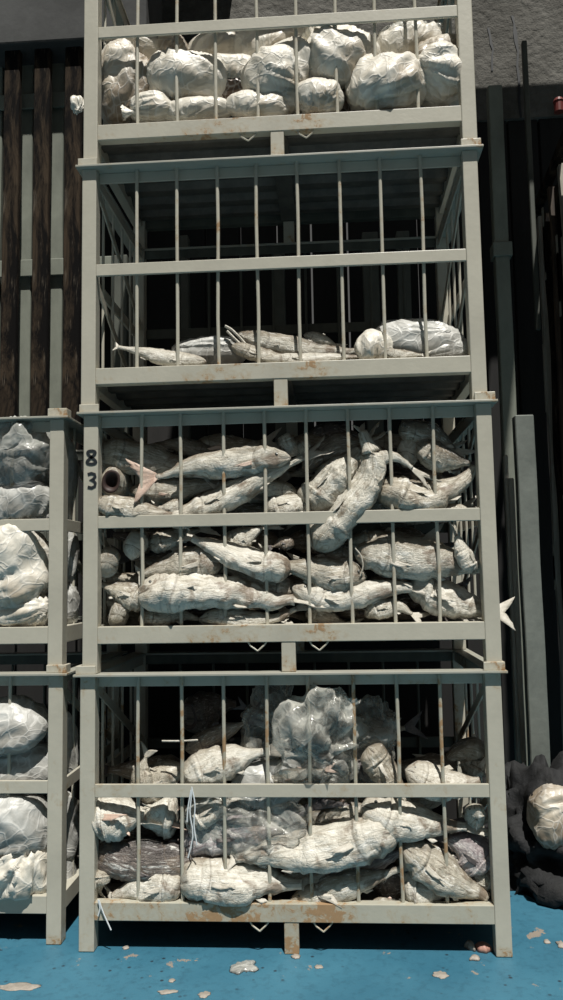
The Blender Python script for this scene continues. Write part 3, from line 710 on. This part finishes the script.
fish('plump white fish at far left under the middle rail'+cb, [(94, 820), (108, 815), (125, 814), (145, 815)], 20, .065, 'white', .7, .3, tone=.33, blunt=True, finm=FINP, **g)
fish('brown-bellied plump fish under the middle rail, second from left'+cb, [(178, 820), (165, 818), (150, 816), (135, 813)], 19, .095, 'white', 2.4, .3, tone=.52, blunt=True, **g)
fish('long dark purplish fish stretching along the left half'+cb, [(96, 853), (115, 857), (145, 861), (180, 862), (212, 858), (240, 854)], 16, .070, 'dark', .15, .5, tone=.52, blunt=True, **g)
fish('small pale fish in the lower left corner with strands hanging below'+cb, [(98, 868), (98, 880), (99, 892)], 11, .050, 'mid', .6, .7, tone=.4, blunt=True, tl=8, zmin=Z4, **g)
fish('silver fish on the bottom rail with forked tail at left'+cb, [(182, 889), (165, 885), (145, 886), (125, 892), (112, 897)], 14, .045, 'white', .5, 1.0, tone=.42, blunt=True, tl=10, zmin=Z4, **g)
big = fish('big white fish with a black fin hanging over the bottom rail'+cb, [(181, 884), (200, 881), (228, 881), (258, 882), (284, 884), (302, 884)], 18, .040, 'white', .7, .8, tone=.36, blunt=True, zmin=Z4, **g)
fish('purplish fish wrapped in clear film, left of centre'+cb, [(184, 848), (205, 838), (232, 832), (262, 825), (290, 816), (312, 806)], 16, .080, 'purple', .5, .5, tone=.40, blunt=True, **g)
fish('pale fish head just under the middle rail at third bar'+cb, [(192, 822), (202, 814), (216, 806), (230, 800)], 12, .060, 'pale', .7, .3, tone=.3, blunt=True, **g)
fish('largest white fish spanning the centre, tail pointing left'+cb, [(398, 835), (382, 835), (352, 842), (320, 847), (285, 851), (255, 855), (236, 857)], 20, .040, 'white', .7, .5, tone=.36, blunt=True, tl=14, **g)
fish('brownish fish lying just under the middle rail, centre'+cb, [(316, 826), (334, 818), (352, 811), (372, 806)], 10, .085, 'mid', .5, .7, tone=.5, finm=FINP, **g)
fish('long white fish under the middle rail, right half'+cb, [(362, 806), (380, 814), (405, 821), (432, 825), (452, 827), (466, 827)], 16, .060, 'white', .7, .5, tone=.36, blunt=True, **g)
fish('knotted pale fish end upright by the right post'+cb, [(474, 804), (475, 813), (473, 822, .02), (470, 832, .05)], 9, .050, 'pale', .5, .4, tone=.3, blunt=True, **g)
fish('purple-backed fish with white belly against the right post'+cb, [(488, 868), (480, 860), (466, 846), (448, 838)], 16, .085, 'purple', .3, .4, tone=.56, blunt=True, **g)
fish('long fish slanting down to the lower right corner'+cb, [(403, 846), (420, 858), (442, 872), (466, 886), (480, 893), (487, 898)], 16, .045, 'mid', .5, 0, tone=.34, zmin=Z4, **g)
fish('rounded white fish standing on the bottom rail, right'+cb, [(402, 884), (415, 884), (432, 888), (452, 892)], 15, .075, 'white', .8, .3, tone=.3, blunt=True, zmin=Z4, **g)
fish('slim fish with a white underside slanting up right, bottom row'+cb, [(290, 902), (312, 894), (340, 886), (372, 878), (402, 868)], 11, .045, 'pale', .3, .5, tone=.62, zmin=Z4, **g)
fish('brown fish behind the slim one, bottom right of centre'+cb, [(306, 884), (330, 878), (365, 866), (404, 850)], 15, .090, 'purple', .1, .4, tone=.66, **g)
fish('small fish left of the slim one under the biggest white fish'+cb, [(282, 882), (295, 876), (312, 872)], 9, .075, 'mid', .4, tone=.5, **g)
fish('thin reddish fish lying on the bottom rail, right of centre'+cb, [(372, 902), (386, 904), (404, 906)], 5, .045, 'pale', .3, .4, tone=.4, finm=FINP, zmin=Z4, **g)
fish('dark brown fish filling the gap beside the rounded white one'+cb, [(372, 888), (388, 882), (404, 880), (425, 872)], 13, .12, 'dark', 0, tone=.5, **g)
fish('small fish pressed in the far right corner over the lower rail'+cb, [(493, 884), (484, 880), (470, 872)], 8, .075, 'mid', .3, tone=.5, **g)
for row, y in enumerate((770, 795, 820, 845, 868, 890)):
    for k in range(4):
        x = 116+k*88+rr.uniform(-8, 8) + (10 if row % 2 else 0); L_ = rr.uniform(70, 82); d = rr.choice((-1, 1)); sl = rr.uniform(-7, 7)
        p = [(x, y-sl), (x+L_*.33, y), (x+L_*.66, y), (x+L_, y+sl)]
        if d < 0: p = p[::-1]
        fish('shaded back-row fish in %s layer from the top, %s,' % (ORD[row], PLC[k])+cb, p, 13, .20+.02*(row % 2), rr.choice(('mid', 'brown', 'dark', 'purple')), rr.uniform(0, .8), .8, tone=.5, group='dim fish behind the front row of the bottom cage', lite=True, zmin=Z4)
# fin of the big fish over the rail, and strands
b0 = big.location
p = at(204, 876, .012)
fin('pectoral_fin', p-b0, at(212, 897, .006)-at(204, 876, .012), (at(222, 905, -.010)-at(208, 886, .010)).normalized(), .006, .045, Vector((0, -1, 0)), FIND, big, 7, 5, .05)
def strand(label, lines, Y, mat, r, name='plastic_strand'):
    o = at(*lines[0][0], Y); e = empty(name, o, label, 'strand', None)
    for ln in lines:
        P = catmull([at(a, b, Y+(c[0] if c else 0))-o for a, b, *c in ln], 10)
        MB().path(P, r, 6).build('thread', mat, e)
WHT = NT('white_twine').done((0.62, 0.66, 0.68), .4)
strand('bluish white plastic strands dangling past the middle rail beside the third bar', [[(192, 787), (191, 800), (190, 815), (193, 835), (188, 858)], [(192, 788), (195, 805), (194, 825), (197, 845)], [(191, 790), (188, 808), (187, 822)]], -.008, WHT, .0022)
strand('pale string hanging below the rail in the lower left corner of the bottom cage', [[(99, 900), (103, 912), (111, 930)], [(98, 900), (100, 908), (98, 916)]], -.006, WHT, .0022)
strand('thin pale stick poking out left of the mottled brown fish', [[(162, 741), (180, 741), (198, 740)]], .05, FIN, .003, 'thin_stick')
strand('thin curved spine showing beside the seventh gap in the marked cage', [[(355, 548), (361, 556), (363, 567), (360, 576)]], .03, FIN, .0025, 'fish_spine')

# nearly empty cage
g = dict(group=G2); ce = ' in the nearly empty cage'
fish('long white fish at left with its tail tip raised'+ce, [(206, 362), (186, 361), (165, 358), (145, 353), (128, 349), (118, 347)], 8, .05, 'white', .4, .5, tone=.36, zmin=Z2, tl=6, **g)
fish('fish with jaws agape and a serrated back, centre'+ce, [(238, 333), (258, 340), (285, 345), (315, 350), (345, 352), (362, 350)], 9, .09, 'pale', .2, .6, tone=.56, mouth=False, zmin=Z2, **g)
MBJ = strand('pair of thin dry jaw bones raised left of the serrated fish', [[(225, 326), (232, 330), (242, 340), (250, 350)], [(227, 331), (236, 340), (246, 349)]], .07, FIN, .0045, 'jaw_bone')
fish('pale fish lying beneath the serrated one'+ce, [(232, 346), (250, 352), (275, 358), (300, 361)], 7, .06, 'mid', .4, .6, tone=.4, zmin=Z2, **g)
fish('long flat white fish along the cage floor, right of centre'+ce, [(262, 359), (290, 359), (320, 358), (352, 357), (372, 357)], 6, .04, 'white', .6, .5, tone=.36, zmin=Z2, **g)
fish('small fish lying on the back of the serrated one'+ce, [(304, 335), (318, 338), (336, 345)], 5, .11, 'pale', .2, .7, tone=.5, **g)
fish('small fish lying under the large bag'+ce, [(384, 352), (398, 355), (422, 355)], 5, .035, 'pale', .3, .7, tone=.5, zmin=Z2, **g)

# ------------------------------------------------------------------ bags
def bag(label, x0, x1, y0, y1, Y, kind, knot=None, depth=None, rot=0, seed=None, group=None, crump=1.0, name='fish_bag', cat='bag', sq=.85, zmin=None, peak=None):
    FID[0] += 1; sd_ = (seed or FID[0])*7.31
    c = at((x0+x1)/2, (y0+y1)/2, Y); s = 1/ppm(Y)
    rx, rz = (x1-x0)/2*s*1.12, (y1-y0)/2*s*1.14; ry = depth or min(rx, rz)*1.0
    e = empty(name, (c.x, c.y, c.z-rz), label, cat, group)
    NU, NV = 72, 50; v = []
    off = Vector((0, 0, rz)); ca, sa = math.cos(rot), math.sin(rot)
    pa = random.Random(int(sd_*10)).uniform(0, 2*PI); pole = Vector((math.cos(pa), -.45, math.sin(pa)*.8)).normalized()
    if knot: pole = Vector((math.cos(knot[2]), -.3, math.sin(knot[2]))).normalized()
    e1 = pole.orthogonal().normalized(); e2 = pole.cross(e1)
    for j in range(NV+1):
        ph = PI*j/NV-PI/2
        for i in range(NU):
            th = 2*PI*i/NU
            d = Vector((math.cos(ph)*math.cos(th), math.cos(ph)*math.sin(th), math.sin(ph)))
            q = Vector([abs(k_)**sq*(1 if k_ > 0 else -1) for k_ in d])
            p = Vector((q.x*rx, q.y*ry, q.z*rz))
            if peak: p.x += peak*rx*max(0, d.z)**1.5; p.x *= (1-.35*max(0, d.z))
            wp = p+Vector((sd_, 0, 0))
            warp = Vector((noise.noise(wp*7), noise.noise(wp*7+Vector((9, 3, 1))), noise.noise(wp*7+Vector((2, 8, 5)))))*.05
            n1 = noise.noise(wp*5.5)*.34
            a = (wp+warp); a2 = Vector((a.x*1.0, a.y, a.z*.6+a.x*.3))
            n2 = (1-2.2*abs(noise.noise(a2*17)))*.085
            dist, _ = noise.voronoi(a*16); n3 = (dist[1]-dist[0])*.05
            n4 = (1-2.2*abs(noise.noise(Vector((a2.x*60, a2.y*60, a2.z*24)))))*.022
            if 'clear' in kind:
                wp2 = p+Vector((sd_, 0, 0))+warp*1.5
                n2 = (1-2.6*abs(noise.noise(wp2*11)))*.22+(1-2.6*abs(noise.noise(wp2*24)))*.10; n3 = (dist[1]-dist[0])*.22
            fa = math.atan2(d.dot(e2), d.dot(e1)); fk = max(0, d.dot(pole)*.7+.3)
            n5 = (1-2.4*abs(noise.noise(Vector((math.cos(fa)*3.2, math.sin(fa)*3.2, sd_+d.dot(pole)*.6)))))*.17*fk
            fb = noise.noise(Vector((d.dot(e1)*1.2, d.dot(e2)*1.2, sd_)))*.25
            m = min(rx, rz); n1 += n5+fb
            p += d*m*crump*(n1+n2-n3+n4)
            p = Vector((p.x*ca+p.z*sa, p.y, -p.x*sa+p.z*ca))+off
            if zmin is not None and p.z+e.location.z < zmin: p.z = zmin-e.location.z
            v.append(p)
    f = [(j*NU+i, j*NU+(i+1) % NU, (j+1)*NU+(i+1) % NU, (j+1)*NU+i) for j in range(NV) for i in range(NU)]
    o = link('wrapping', v, f, BM[kind], e, True)
    bm = bmesh.new(); bm.from_mesh(o.data); bmesh.ops.remove_doubles(bm, verts=bm.verts, dist=1e-5); bm.to_mesh(o.data); bm.free()
    if knot:
        kx, ky, ang, kl = knot[:4]
        p = at(kx, ky, Y-ry*.5)-e.location; kl *= s
        dr = Vector((math.cos(ang), -.15, math.sin(ang))).normalized(); sdv = Vector((-math.sin(ang), 0, math.cos(ang)))
        vv = []; ff = []; nu, nv = 26, 8
        for j in range(nv):
            t = j/(nv-1); R_ = kl*(.14+.50*t**1.3 if t > .2 else .30-.8*t)
            for i in range(nu):
                th = 2*PI*i/nu; ruf = 1+.30*math.sin(i*5.1)*t+.2*noise.noise(Vector((i*.9, j*.6, sd_)))
                vv.append(p+dr*(kl*t)*(1+.18*math.sin(i*3.3)*t)+(sdv*math.cos(th)+Vector((0, 1, 0))*math.sin(th)*.5)*R_*ruf)
                if j: ff.append(((j-1)*nu+i, (j-1)*nu+(i+1) % nu, j*nu+(i+1) % nu, j*nu+i))
        link('tied_end', vv, ff, BM['clear' if 'clear' in kind else kind], e, True)
    return e
g = dict(group='white fish bags in the topmost cage'); ct = ' in the topmost cage'
Zf = Z1
bag('tall cloudy bag of brown fish standing at far left'+ct, 97, 149, 43, 124, .13, 'beige', zmin=Zf, **g)
bag('white bundle at the top left beside the tall cloudy bag'+ct, 112, 160, 38, 66, .17, 'white', knot=(118, 44, 2.4, 14), **g)
bag('beige upright bag behind the second bar'+ct, 155, 190, 38, 78, .20, 'beige', **g)
bag('large round white bag in the left half'+ct, 149, 222, 62, 107, .11, 'white', **g)
bag('small crumpled bag at the rail below the large round white one'+ct, 131, 172, 96, 123, .065, 'white', knot=(134, 112, 3.3, 12), zmin=Zf, **g)
bag('flat silvery bag lying on the rail left of centre'+ct, 164, 231, 100, 122, .065, 'white', zmin=Zf, **g)
bag('pale bag high up left of centre, top row'+ct, 185, 238, 37, 70, .22, 'white', **g)
bag('smooth white bag between the large round one and the centre'+ct, 205, 258, 56, 84, .12, 'white', **g)
bag('brown fish bag in the gap left of centre'+ct, 215, 256, 80, 108, .14, 'brown', **g)
bag('low white bag on the rail left of the centre foot'+ct, 230, 290, 94, 119, .065, 'white', zmin=Zf, **g)
bag('long white bag in the top row at the centre'+ct, 232, 306, 30, 66, .20, 'white', knot=(298, 34, .6, 14), **g)
bag('big round white bag at the centre'+ct, 252, 315, 50, 112, .12, 'white', **g)
bag('white bag leaning up right of centre'+ct, 308, 374, 38, 92, .13, 'white', rot=.35, knot=(318, 44, 2.2, 16), **g)
bag('small white bag on the rail right of centre'+ct, 298, 342, 82, 114, .065, 'white', rot=.3, zmin=Zf, **g)
bag('dark brown bag glimpsed in the gap right of centre'+ct, 332, 368, 70, 112, .16, 'brown', zmin=Zf, **g)
bag('large domed white bag at right'+ct, 353, 428, 56, 112, .10, 'white', zmin=Zf, **g)
bag('glossy bag with a clear tied top, upper right'+ct, 374, 440, 30, 62, .16, 'white', knot=(398, 38, 1.2, 22), **g)
bag('brown-stained bag at the upper right corner'+ct, 418, 458, 40, 82, .14, 'beige', **g)
bag('slanting white bag against the right post'+ct, 424, 470, 58, 106, .09, 'white', rot=-.6, zmin=Zf, **g)
bag('clear film loosely laid over the top right bags'+ct, 380, 440, 27, 42, .14, 'clear', crump=1.6, name='plastic_film', cat='plastic')
bag('scrap of white plastic poking out left of the topmost cage', 72, 84, 94, 112, .03, 'white', crump=1.8, name='plastic_scrap', cat='plastic', depth=.012)
# nearly empty cage
bag('low cloudy bag mound at left in the nearly empty cage', 176, 244, 340, 364, .13, 'grey', zmin=Z2)
bag('white crumpled bundle left of the large bag, nearly empty cage', 360, 386, 335, 362, .07, 'white', crump=1.4, zmin=Z2)
bag('large peaked plastic bag by the right post, nearly empty cage', 378, 462, 325, 368, .12, 'grey', zmin=Z2, rot=.22, crump=.7)
bag('flat tapering end of plastic touching the right post, nearly empty cage', 415, 470, 342, 362, .08, 'grey', zmin=Z2, crump=.6)
# left stack
g = dict(group='bags in the upper cage of the left-hand stack'); cl = ' in the upper left cage'
ZL2 = H+.14
bag('large clear bag with taut streaks, top'+cl, -25, 50, 430, 486, .16, 'cleargrey', peak=.5, **g)
bag('white bundle inside the large clear bag, top'+cl, -30, 44, 452, 500, .19, 'grey', **g)
bag('white crumpled bag just above the middle rail'+cl, -22, 52, 486, 526, .13, 'grey', **g)
bag('hanging white bag seen right of the post, upper half'+cl, 50, 74, 440, 525, .22, 'grey', **g)
bag('big glossy white bag below the middle rail'+cl, -10, 46, 528, 602, .13, 'white', rot=-.2, **g)
bag('small pleated bag on the bottom rail'+cl, -12, 52, 594, 628, .12, 'white', zmin=ZL2, **g)
bag('grey bag seen right of the post, lower half'+cl, 48, 78, 528, 585, .24, 'grey', **g)
bag('small grey bag low behind the post'+cl, 46, 74, 580, 628, .22, 'grey', zmin=ZL2, **g)
g = dict(group='bags in the lower cage of the left-hand stack'); cl = ' in the lower left cage'
bag('glossy white bag at the top'+cl, -28, 46, 702, 752, .13, 'grey', **g)
bag('flattened white bag just above the middle rail'+cl, -28, 48, 744, 790, .15, 'grey', **g)
bag('bag edge seen right of the post, upper half'+cl, 48, 76, 712, 776, .22, 'grey', **g)
bag('grey folded bag just below the middle rail'+cl, -28, 46, 792, 855, .13, 'grey', **g)
bag('bright pleated bag on the bottom rail'+cl, -18, 50, 842, 906, .12, 'white', zmin=.14, **g)
bag('bag edge seen right of the post, below middle rail'+cl, 48, 74, 794, 856, .22, 'grey', **g)
bag('bag edge seen right of the post, lowest'+cl, 48, 73, 850, 900, .22, 'grey', zmin=.14, **g)
# bottom cage plastic
bag('large clear crumpled bag in the middle above the middle rail, bottom cage', 292, 352, 712, 776, .085, 'clear', knot=(343, 712, 1.2, 16), crump=1.5)
bag('loop of clear plastic standing left of the large clear bag, bottom cage', 250, 292, 698, 742, .16, 'clear', crump=1.7, name='plastic_film', cat='plastic')
bag('white film bundle above the middle rail, centre left, bottom cage', 236, 302, 762, 800, .10, 'grey')
bag('clear film stretched over the purplish fish, bottom cage', 196, 300, 802, 848, .062, 'clear', rot=.14, crump=.9, depth=.045, name='plastic_film', cat='plastic')
bag('dim plastic film sagging behind the fifth bar, bottom cage', 352, 388, 716, 762, .20, 'clear', crump=1.6, name='plastic_film', cat='plastic')
# right-hand corner
bag('pale bag of fish resting on the black netting at the right edge', 532, 572, 794, 838, .46, 'beige', depth=.08)  # beige tone puts the dark corner's shade into a white bag
bag('heap of black netting on the floor right of the bottom cage', 500, 592, 806, 905, .66, 'cleargrey', name='netting_heap', cat='netting', zmin=0, crump=1.5, sq=1.0)  # netting, enlarged and blackened to also stand in for the shaded floor
for o in [q for q in C.objects if q.name.startswith('netting_heap')]:
    for ch in o.children: ch.data.materials[0] = TARP

# ------------------------------------------------------------------ floor debris
def scrap(label, px, py, rx, ry, h, mat, name='scrap', cat='debris', seed=0, rot=0):
    d = CF + CR*((px-281.5)/F) + CU*((500-py)/F); p = CAM+d*(-CAM.z/d.z)
    s = 1/ppm(p.y); v = [(0, 0, h)]; f = []; n = 40
    for k, (fr, z) in enumerate(((.5, h*.9), (.85, h*.5), (1, 0))):
        for i in range(n):
            t = 2*PI*i/n; q = fr*.8*(1+.5*noise.noise(Vector((math.cos(t)*1.3, math.sin(t)*1.3, seed*3.37+.5)))+.28*noise.noise(Vector((math.cos(t)*3.7, math.sin(t)*3.7, seed*5.1+.3))))
            v.append((rx*s*q*math.cos(t), ry*s*q*2.3*math.sin(t), max(0, z*(1+.6*noise.noise(Vector((i, k, seed)))))))
    for i in range(n): f.append((0, 1+i, 1+(i+1) % n))
    for k in range(2):
        for i in range(n): f.append((1+k*n+i, 1+(k+1)*n+i, 1+(k+1)*n+(i+1) % n, 1+k*n+(i+1) % n))
    f.append(tuple(1+2*n+i for i in range(n))[::-1])
    o = link(name, v, f, mat, None, True); o.location = (p.x, p.y, .0006); o.rotation_euler.z = rot
    return tag(o, label, cat)
scrap('crumpled scrap of clear plastic on the blue floor in front of the cage', 243, 968, 16, 7, .010, BM['cleargrey'], 'plastic_scrap', 'plastic', 1)
scrap('thin flat pale flake on the blue floor at bottom left of centre', 168, 992, 11, 2.5, .003, DEBRIS, 'flake', seed=2, rot=.2)
scrap('pale wet flake on the floor at the bottom edge', 204, 995, 7, 4, .003, DEBRIS, 'flake', seed=3)
scrap('pale flake on the floor right of the centre foot', 441, 975, 9, 4, .003, DEBRIS, 'flake', seed=4)
scrap('tiny pale flake below the centre foot', 319, 967, 5, 2.2, .003, DEBRIS, 'flake', seed=5)
scrap('white crumb at the base of the centre foot', 296, 957, 6, 2.5, .006, DEBRIS, 'crumb', seed=6)
scrap('pink scrap of fish beside the right foot of the bottom cage', 483, 950, 9, 3.5, .022, PINK, 'fish_scrap', seed=7, rot=-.4)
scrap('white bone scrap lying left of the pink one by the right foot', 471, 948, 5, 4, .02, DEBRIS, 'bone_scrap', seed=8, rot=.5)
scrap('small pale scrap in front of the right foot scraps', 475, 959, 7, 2.5, .010, DEBRIS, 'fish_scrap', seed=9)
scrap('white crumb on the blue floor near the right edge', 547, 942, 4, 2.5, .006, DEBRIS, 'crumb', seed=10)
scrap('larger white crumb on the blue floor at the right edge', 561, 945, 5, 3.5, .007, DEBRIS, 'crumb', seed=11)
scrap('tiny pale flake left of the plastic scrap', 172, 981, 4, 2, .003, DEBRIS, 'flake', seed=12)
scrap('tiny pale crumb beneath the left half of the bottom rail', 126, 948, 4, 2, .005, DEBRIS, 'crumb', seed=13)
scrap('broad patch of bare floor screed at bottom left', 16, 987, 26, 4.5, .0015, DEBRIS, 'bare_patch', 'patch', 14)
